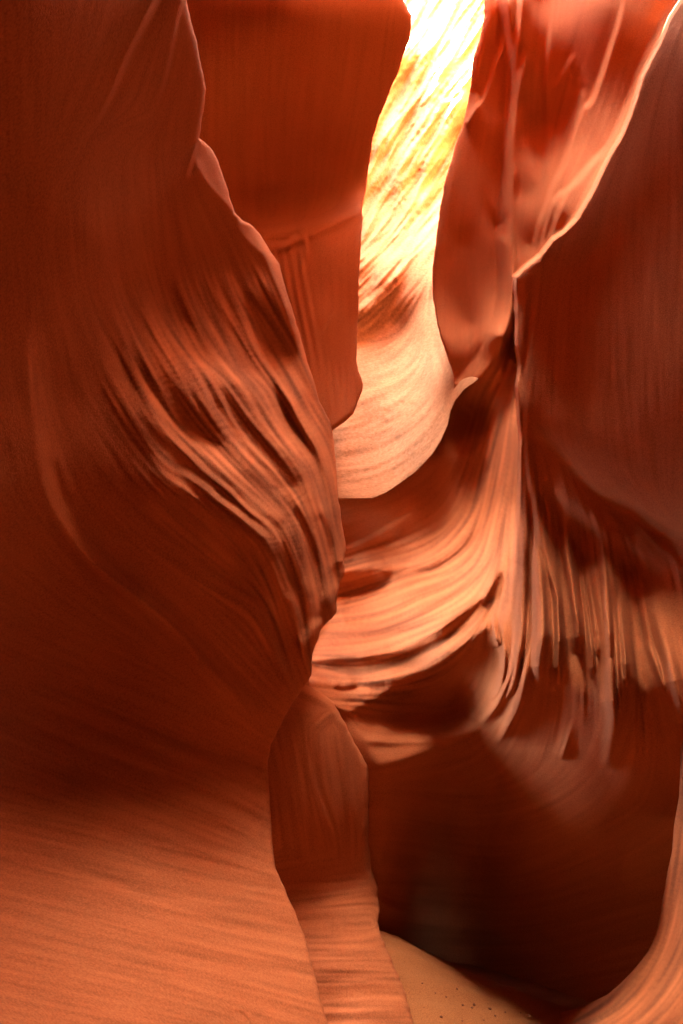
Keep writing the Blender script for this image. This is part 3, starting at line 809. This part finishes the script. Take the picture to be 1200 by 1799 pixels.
meR = build_sheet('right_wall', (410, 1560), (-700, 2450), depR, relR, fldR, xl_b=r_xl, yt=r_yt, yt_min=663, skirt=2.0, rnd=0.04, wob=0.45)
rock('sandstone_cliff', meR, M_ROCK,
     [('hanging_panel', 'dark smooth hanging panel', [(906, 484), (946, 452), (990, 404), (1040, 334), (1108, 194), (1196, -2), (1320, -200), (1700, -800), (1800, 950), (1200, 950), (1130, 904), (1060, 872), (990, 802), (930, 850), (913, 850)]), ('fluted_curtain', 'pale hanging flutes like a curtain', [(909, 850), (930, 850), (990, 802), (1060, 872), (1130, 904), (1200, 950), (1800, 950), (1800, 1290), (1210, 1290), (1080, 1365), (960, 1310), (870, 1320), (835, 1285), (872, 1180), (862, 1095), (900, 1030)]), ('flowing_ledge', 'pale sweeping ledges', [(400, 985), (610, 980), (720, 972), (800, 925), (838, 860), (850, 760), (905, 652), (909, 850), (900, 1030), (862, 1095), (815, 1136), (769, 1166), (700, 1200), (660, 1228), (612, 1252), (400, 1252)]), ('shadow_pocket', 'dark smooth pocket under the bowl rim', [(400, 600), (797, 660), (838, 668), (905, 652), (850, 760), (838, 860), (800, 925), (720, 972), (610, 980), (400, 985)]), ('hollow', 'dark smooth hollow above the sand', [(400, 1252), (612, 1252), (660, 1228), (700, 1200), (769, 1166), (862, 1095), (872, 1180), (835, 1285), (870, 1320), (960, 1310), (1080, 1365), (1210, 1290), (1800, 1290), (1800, 2600), (400, 2600)])],
     ('upper_fold', None), 'orange sandstone cliff with sweeping ledges, hanging fluted curtain and dark hollow above sand', 'rock cliff', (1.0, 5.5, 0.0))

# ================================================================== BOWL AND SUNLIT ROCK FAR BEHIND
C = Paint(0.5)
C.fill([(629, 566), (652, 555), (669, 534), (696, 500), (730, 455), (770, 380), (900, 0), (900, -400), (560, -400), (560, 566)], 0.62, 3)
C.stroke([(625, 572), (652, 560), (669, 540), (696, 506), (720, 476)], 3, 2, .2, .9, 0, .2)
C.fill([(628, 572), (672, 540), (712, 490), (745, 470), (750, 560), (745, 600), (735, 625), (705, 655), (670, 666), (632, 668)], 0.42, 6)
C.fill([(628, 610), (660, 610), (668, 660), (632, 668)], 0.6, 10)
C.stroke([(632, 668), (670, 667), (705, 656), (735, 628), (748, 590), (751, 540), (755, 480)], 3, 2, .3, .8, 0, .2)
C.stroke([(628, 664), (668, 662), (702, 652), (732, 622), (745, 588)], 1.5, 2.5, .8, .7, 0, .1)
C.fill([(590, 670), (740, 640), (800, 640), (838, 670), (801, 703), (788, 744), (760, 798), (701, 850), (654, 876), (590, 880)], 0.66, 4)
C.fill([(640, 675), (740, 640), (770, 680), (740, 730), (690, 760), (640, 740)], 0.5, 15)
for poly, w_, v in (([(591, 831), (645, 824), (688, 807), (719, 785), (753, 753), (771, 722)], 2.5, .4), ([(591, 846), (645, 841), (690, 825), (740, 786)], 3, .42),
                    ([(589, 796), (645, 792), (688, 774), (730, 745)], 3, .45), ([(591, 812), (645, 806), (688, 790), (730, 760), (765, 715)], 2.5, .85), ([(591, 838), (660, 830), (720, 800)], 2, .85),
                    ([(595, 866), (654, 864), (701, 842), (755, 795), (783, 744), (795, 712)], 6, .9), ([(770, 640), (780, 700), (765, 745)], 3, .45), ([(752, 560), (760, 610), (768, 660)], 3, .4),
                    ([(765, 560), (775, 610), (790, 660)], 3, .8)):
    C.stroke(poly, w_, w_, v, .85)
for x, y in ((681, 723), (676, 741), (698, 770), (672, 701), (706, 708), (724, 712)):
    C.dent(x, y - 2, 4, .1, .9); C.dent(x, y + 5, 3.5, .85, .8)
# shaded clefts in the far rock
C.fill([(805, 180), (770, 240), (740, 320), (720, 370), (698, 440), (705, 440), (725, 390), (740, 350), (765, 310), (790, 262), (812, 225), (822, 178)], 0.1, 3)
C.fill([(720, 66), (742, 82), (733, 102), (703, 142), (682, 179), (674, 225), (655, 262), (650, 240), (680, 160)], 0.15, 3)
for i in range(170):
    a_ = rng.uniform(0, 1); yy = rng.uniform(10, 540); xc = np.interp(yy, [0, 250, 540], [775, 725, 660]) + rng.uniform(-60, 60)
    Ln = rng.uniform(18, 55); th = math.radians(rng.uniform(42, 68)) if yy < 400 else math.radians(rng.uniform(30, 55))
    d_ = np.array([math.cos(th), -math.sin(th)]) * Ln
    C.stroke([(xc - d_[0], yy - d_[1]), (xc + rng.uniform(-4, 4), yy + rng.uniform(-4, 4)), (xc + d_[0], yy + d_[1])], rng.uniform(0.9, 1.7), rng.uniform(0.9, 1.7), rng.choice([.1, .2, .85]), .25)
C.flow([(640, 300), (690, 200), (760, 100), (820, 0)], [(660, 450), (720, 340), (790, 200)], [(640, 540), (690, 480), (740, 400)], [(640, 420), (660, 300), (680, 220)], w=2)
C.flow([(632, 600), (680, 600), (720, 580)], [(650, 640), (700, 620), (740, 560)], [(600, 775), (660, 765), (720, 735), (760, 700), (775, 660)], [(755, 480), (757, 550), (765, 620)], [(690, 560), (730, 490), (755, 440)])
rough = 1.0 * blur(poly_mask([(600, 580), (652, 557), (669, 536), (696, 502), (730, 455), (770, 380), (920, 0), (920, -400), (560, -400)]), 4)
relC, fldC = finish(C, (-0.15, -0.98), (540, 960, -380, 920), fine=0.3, coarse=0.08, K=2.4, steps=22, fine_mask=0.4 + 1.4 * rough)
nz = rng.standard_normal((RH, RW)).astype(np.float32)
nz = blur(nz, 5) * 14 + blur(nz, 14) * 40
relC = relC + rough * nz * 0.00008
depC = tps([(560, -700, 15), (900, -700, 15), (640, -300, 12.4), (900, -300, 12.4), (640, 0, 11.2), (780, 0, 11.4), (950, 0, 11.6), (650, 200, 10.5), (760, 200, 10.7), (900, 200, 11.0), (640, 400, 9.9), (700, 400, 10.0), (800, 400, 10.2),
            (635, 540, 9.2), (690, 490, 9.4), (760, 480, 9.3), (640, 590, 9.35), (700, 570, 9.5), (745, 560, 9.0), (650, 660, 8.75), (720, 640, 8.7), (780, 600, 8.4), (800, 640, 7.7),
            (660, 690, 8.4), (740, 690, 8.0), (785, 690, 7.3), (838, 666, 6.56), (640, 760, 7.95), (720, 770, 7.4), (770, 760, 7.0), (600, 820, 7.5), (690, 835, 7.25), (600, 874, 6.85), (660, 874, 6.85), (795, 715, 6.95), (870, 640, 7.4), (940, 500, 9), (540, 700, 8.2), (540, 850, 7.1)])
E_RIM = [(480, 878), (595, 877), (623, 876), (654, 876), (677, 867), (701, 851), (732, 829), (760, 799), (775, 775), (788, 745), (793, 721), (801, 704), (812, 690), (820, 682), (838, 669), (860, 640), (900, 600), (1000, 560)]
meC = build_sheet('far_rock', (520, 1000), (-900, 900), depC, relC, fldC, yb=interp_fn(E_RIM), step=1.4, skirt=0.9, rnd=0.02, inward=5)
rock('sandstone_cliff', meC, M_FAR,
     [('bowl', 'smooth pale bowl with a rounded rim', [(400, 668), (632, 668), (705, 656), (748, 590), (755, 480), (1100, 480), (1100, 1000), (400, 1000)]), ('niche', 'smooth orange niche', [(400, 575), (630, 568), (672, 538), (712, 484), (755, 480), (748, 590), (705, 656), (632, 668), (400, 668)])],
     ('rough_face', 'rough sunlit cream rock'), 'sunlit rough cream rock cliff rising over a smooth pale bowl with a rounded rim', 'rock cliff', (0.8, 9.0, 5.0))

# ================================================================== BUTTRESS IN THE LOWER MIDDLE
I_EDGE = [(1150, 540), (1205, 545), (1215, 560), (1235, 585), (1262, 602), (1290, 615), (1320, 632), (1350, 652), (1400, 649), (1450, 648), (1500, 648), (1530, 653), (1555, 662),
          (1590, 667), (1620, 664), (1640, 668), (1665, 678), (1690, 690), (1720, 703), (1750, 715), (1799, 728), (1900, 750), (2300, 820)]
I = Paint(0.44)
I.fill([(470, 1600), (660, 1620), (690, 1680), (740, 1800), (740, 1990), (470, 1990)], 0.5, 40)
I.fill([(470, 1220), (560, 1215), (650, 1350), (650, 1500), (665, 1620), (470, 1600)], 0.42, 10)
I.stroke([(535, 1212), (560, 1222), (590, 1245), (605, 1270)], 3, 5, .7, .8, 0, .1)
I.stroke([(555, 1275), (575, 1255), (605, 1240)], 3, 3, .6, .6)
I.stroke([(550, 1340), (556, 1380), (570, 1420), (585, 1460), (590, 1480)], 1.6, 1.6, .62, .7)
I.stroke([(645, 1420), (643, 1500), (650, 1530), (660, 1550)], 4, 3, .6, .6)
I.stroke([(655, 1600), (660, 1630), (645, 1650)], 4, 3, .62, .6)
I.stroke([(480, 1590), (560, 1580), (640, 1562)], 8, 6, .55, .6)
I.stroke([(480, 1545), (560, 1530), (640, 1520)], 8, 8, .32, .5)
I.stroke([(480, 1620), (560, 1612), (655, 1605)], 6, 6, .32, .5)
for y, v in ((1690, .42), (1722, .3), (1730, .75), (1745, .45), (1765, .25), (1772, .8), (1790, .2), (1797, .8)):
    I.stroke([(545, y - 2), (610, y - 2), (660, y - 4), (722, y - 1)], 2.2, 2.2, v, .22, .3, .1)
I.flow([(480, 1640), (570, 1640), (660, 1640)], [(540, 1720), (620, 1720), (720, 1720)], [(540, 1799), (720, 1799)], [(500, 1300), (520, 1400), (530, 1500)], [(600, 1350), (610, 1450), (610, 1520)], [(480, 1560), (600, 1560)])
relI, fldI = finish(I, (0.1, -0.99), (440, 800, 1130, 1990), fine=0.14, coarse=0.12, K=2.4, fine_mask=0.2 + 0.35 * blur(poly_mask([(440, 1600), (800, 1600), (800, 2000), (440, 2000)]), 45))
depI = tps([(440, 1150, 5.0), (560, 1215, 5.05), (500, 1300, 4.75), (640, 1350, 5.25), (470, 1450, 4.75), (560, 1450, 4.95), (645, 1450, 5.3), (480, 1570, 4.95), (580, 1570, 5.1), (655, 1570, 5.35),
            (500, 1640, 4.75), (600, 1640, 4.88), (665, 1640, 5.05), (560, 1720, 4.52), (640, 1720, 4.6), (700, 1720, 4.75), (580, 1799, 4.3), (660, 1799, 4.34), (725, 1799, 4.5), (600, 2000, 3.1), (750, 2000, 3.4), (600, 2300, 2.4), (800, 2300, 2.6)])
meI = build_sheet('buttress', (440, 840), (1190, 2350), depI, relI, fldI, xr_b=interp_fn(I_EDGE), skirt=1.2, rnd=0.05, wob=1.0)
rock('rock_buttress', meI, M_ROCK,
     [('banded_foot', 'pale banded foot', [(300, 1630), (665, 1630), (900, 1640), (900, 2600), (300, 2600)])],
     ('corner_face', None), 'narrow brown rock buttress with a corner edge and a pale banded foot beside the sand', 'rock', (0.1, 4.6, 0.0))

# ================================================================== RIGHT FOREGROUND LIP
S_EDGE = [(900, 1330), (1050, 1260), (1150, 1206), (1220, 1198), (1300, 1195), (1350, 1196), (1400, 1193), (1453, 1184), (1491, 1181), (1539, 1171), (1587, 1163), (1632, 1155), (1667, 1141), (1696, 1120), (1725, 1093), (1747, 1067),
          (1765, 1029), (1779, 985), (1789, 930), (1797, 870), (1830, 800), (1900, 860), (2300, 700)]
S = Paint(0.6)
for k in range(12):
    o_ = k * 16
    S.stroke([(1196 + o_, 1400), (1178 + o_, 1560), (1150 + o_, 1670 + o_ * .2), (1080 + o_, 1765 + o_ * .3), (1000 + o_, 1810 + o_ * .4)], 4, 4, .7 if k % 2 else .5, .5)
relS, fldS = finish(S, (-0.55, -0.83), (900, 1320, 1100, 1900), fine=0.14, coarse=0.16, K=2.0)
depS = tps([(1330, 900, 3.3), (1198, 1200, 3.6), (1300, 1200, 3.0), (1193, 1400, 3.6), (1260, 1400, 3.1), (1171, 1539, 3.75), (1240, 1540, 2.8), (1155, 1632, 3.9), (1220, 1640, 2.7), (1120, 1696, 4.15), (1190, 1720, 2.8),
            (1067, 1747, 4.6), (1130, 1770, 3.3), (1190, 1799, 2.25), (987, 1782, 5.35), (1060, 1799, 3.9), (900, 1797, 5.35), (1000, 1900, 3.9), (860, 1900, 4.7), (1100, 2000, 2.7), (1300, 1900, 2.1), (800, 2300, 3.1), (1200, 2300, 1.8), (1500, 1400, 2.2), (1500, 1800, 1.8), (1500, 2300, 1.4)])
meS = build_sheet('lip', (700, 1560), (900, 2350), depS, relS, fldS, xl_b=interp_fn(S_EDGE), skirt=0.8, rnd=0.06, wob=0.4)
rock('rock_lip', meS, M_ROCK,
     [],
     ('curved_face', None), 'pale smooth curved rock lip sweeping up from the sand beside the dark hollow', 'rock', (1.6, 3.2, 0.0))

# ================================================================== GROUND AND UNSEEN ROCK ADDED OVERHEAD / BEHIND
gx_ = np.linspace(-8, 10, 361); gy_ = np.linspace(-8, 14, 441)
GX, GY = np.meshgrid(gx_, gy_)
sp_ = [to_world(*q) for q in ((640, 1672, 4.95), (685, 1692, 4.97), (730, 1714, 5.05), (800, 1735, 5.15), (870, 1766, 5.25), (950, 1786, 5.25), (700, 1740, 4.88), (760, 1770, 4.85), (830, 1799, 4.9), (930, 1799, 5.05),
                             (740, 1799, 4.72), (1000, 1860, 4.4), (900, 1900, 4.1), (800, 1950, 3.7), (700, 2000, 3.3))]
sp_ += [(0.3, 5.9, 0.5), (0.9, 6.0, 0.25), (1.6, 6.0, 0.1), (0.0, 7, 0.0), (1.5, 7.5, 0), (0, 2, 0.0), (-1, 3.5, 0.1), (2, 3, 0), (2.6, 5, 0.05), (0, 0, 0), (-2, 0, 0), (2, 0, 0), (-2, 6, 0), (4, 6, 0)]
zf = tps([(x * 200, y * 200, math.exp(z)) for x, y, z in sp_], 1e-3)
fade = np.clip(1 - np.maximum(np.abs(GX - .5) - 2.0, np.abs(GY - 4) - 3.0) / 1.5, 0, 1)
gz = zf(GX * 200, GY * 200) * fade + 0.012 * np.sin(GX * 3.1 + GY) + 0.006 * np.sin(GY * 9 + GX * 6) + 0.006 * np.sin(GX * 23 - GY * 31 + 2 * np.sin(GX * 5)) + 0.004 * rng.standard_normal(GX.shape)
ids = np.arange(GX.size).reshape(GX.shape)
gq = np.stack([ids[:-1, :-1].ravel(), ids[:-1, 1:].ravel(), ids[1:, 1:].ravel(), ids[1:, :-1].ravel()], 1)
meG = make_mesh('sand_floor', np.stack([GX.ravel(), GY.ravel(), gz.ravel()], 1), gq, {'strata': np.zeros(GX.size)})
obj('sand_floor', meG, M_SAND, kind='structure')


def slab(name, pts, z0, z1):
    """thick rock slab with the given plan outline"""
    n = len(pts)
    co = [(x, y, z0) for x, y in pts] + [(x, y, z1) for x, y in pts]
    me = bpy.data.meshes.new(name)
    f = [tuple(range(n))[::-1], tuple(range(n, 2 * n))] + [(i, (i + 1) % n, n + (i + 1) % n, n + i) for i in range(n)]
    me.from_pydata(co, [], f); me.update()
    at = me.attributes.new('strata', 'FLOAT', 'POINT')
    return me


near_l = [(-9, 0.3), (1.1, 0.3), (1.35, -0.4), (1.6, -0.5), (2, -0.55), (2.6, -0.6), (3.0, -0.85), (3.9, -0.95)]  # slot edges, drawn to steer where sky and sun get in
near_r = [(-9, 0.31), (1.1, 0.31), (1.35, 1.2), (1.6, 1.6), (2, 1.9), (3.2, 2.0), (3.9, 1.9)]
far_l = [(3.8, -0.95), (4.4, -0.5), (5.6, -0.1), (6.6, -0.4), (7.0, -0.1), (9, -0.2), (16, -0.4)]
far_r = [(3.8, 1.9), (6.0, 2.4), (6.6, 3.0), (7, 3.2), (9, 3.4), (16, 3.4)]
obj('unseen_rim_blocker', slab('rim_l', [(x, y) for y, x in near_l] + [(-14, 3.9), (-14, -9)], 8.5, 17.0), M_ROCK, kind='structure')  # unseen overhead slabs, added to let light in only through the slot
obj('unseen_rim_blocker', slab('rim_r', [(x, y) for y, x in near_r] + [(16, 3.9), (16, -9)], 8.5, 17.0), M_ROCK, kind='structure')
obj('unseen_rim_blocker', slab('rim_fl', [(x, y) for y, x in far_l] + [(-14, 16), (-14, 3.8)], 10.5, 19.0), M_ROCK, kind='structure')  # farther pair of unseen slabs, shaped to screen off direct sun
obj('unseen_rim_blocker', slab('rim_fr', [(x, y) for y, x in far_r] + [(16, 16), (16, 3.8)], 10.5, 19.0), M_ROCK, kind='structure')
obj('unseen_canyon_wall', slab('back_l', [(-1.15, 1.2), (-1.3, 0), (-1.2, -3), (-1.0, -7), (-3, -7), (-3, 1.2)], -0.5, 8.7), M_ROCK, kind='structure')  # back walls: unseen, added behind the camera to block sky light
obj('unseen_canyon_wall', slab('side_l', [(-1.75, 1.15), (-1.75, 4.2), (-7, 4.2), (-7, 1.15)], -0.5, 10.6), M_ROCK, kind='structure')
obj('unseen_canyon_wall', slab('back_r', [(1.7, 1.9), (1.5, 0), (1.4, -3), (1.3, -7), (3.5, -7), (3.5, 1.9)], -0.5, 8.7), M_ROCK, kind='structure')
obj('unseen_canyon_wall', slab('back_e', [(-3, -7), (3.5, -7), (3.5, -9), (-3, -9)], -0.5, 11), M_ROCK, kind='structure')  # unseen end wall, added to shut out light from behind

# ------------------------------------------------------------------ pebbles on the sand
def _bil(x, y):
    i = (x - gx_[0]) / (gx_[1] - gx_[0]); j = (y - gy_[0]) / (gy_[1] - gy_[0])
    a, b = int(i), int(j); u, v = i - a, j - b
    return gz[b, a] * (1 - u) * (1 - v) + gz[b, a + 1] * u * (1 - v) + gz[b + 1, a] * (1 - u) * v + gz[b + 1, a + 1] * u * v


M_PEB = rock_mat('pebble', (0.26, 0.10, 0.045), (0.14, 0.05, 0.025), strata=0, grain=90, bump=.4)
for n_, (px_, py_s, sz_) in enumerate(((803, 1738, 4.5), (784, 1752, 3), (833, 1766, 5), (829, 1771, 3.5), (813, 1766, 3), (861, 1773, 4), (888, 1779, 3), (928, 1785, 6), (915, 1780, 3),
                                       (870, 1785, 3), (895, 1791, 2.5), (765, 1745, 2.5), (742, 1728, 3), (850, 1793, 3), (775, 1787, 4), (745, 1770, 2.5), (812, 1794, 3))):
    lo, hi = 3.0, 8.0
    for _ in range(40):
        mid_ = (lo + hi) / 2
        x_, y_, z_ = to_world(px_, py_s, mid_)
        if z_ > _bil(x_, y_):
            lo = mid_
        else:
            hi = mid_
    x_, y_, z_ = to_world(px_, py_s, lo)
    r_ = sz_ / F * lo * 0.5 * rng.uniform(.7, 1.1)
    import bmesh
    bm = bmesh.new()
    bmesh.ops.create_icosphere(bm, subdivisions=2, radius=r_)
    sx = rng.uniform(.75, 1.25, 3)
    for v_ in bm.verts:
        nz_ = 1 + 0.22 * math.sin(5 * v_.co.x / r_ + n_) * math.cos(4 * v_.co.y / r_ + 2 * n_)
        v_.co.x *= sx[0] * nz_; v_.co.y *= sx[1] * nz_; v_.co.z *= .65 * nz_
    me_ = bpy.data.meshes.new('pebble'); bm.to_mesh(me_); bm.free()
    for p_ in me_.polygons:
        p_.use_smooth = True
    o_ = obj('pebble', me_, M_PEB, label='small dark pebble lying on the orange sand', cat='pebble', group='pebbles on the sand')
    o_.location = (x_, y_, _bil(x_, y_) + r_ * .3)
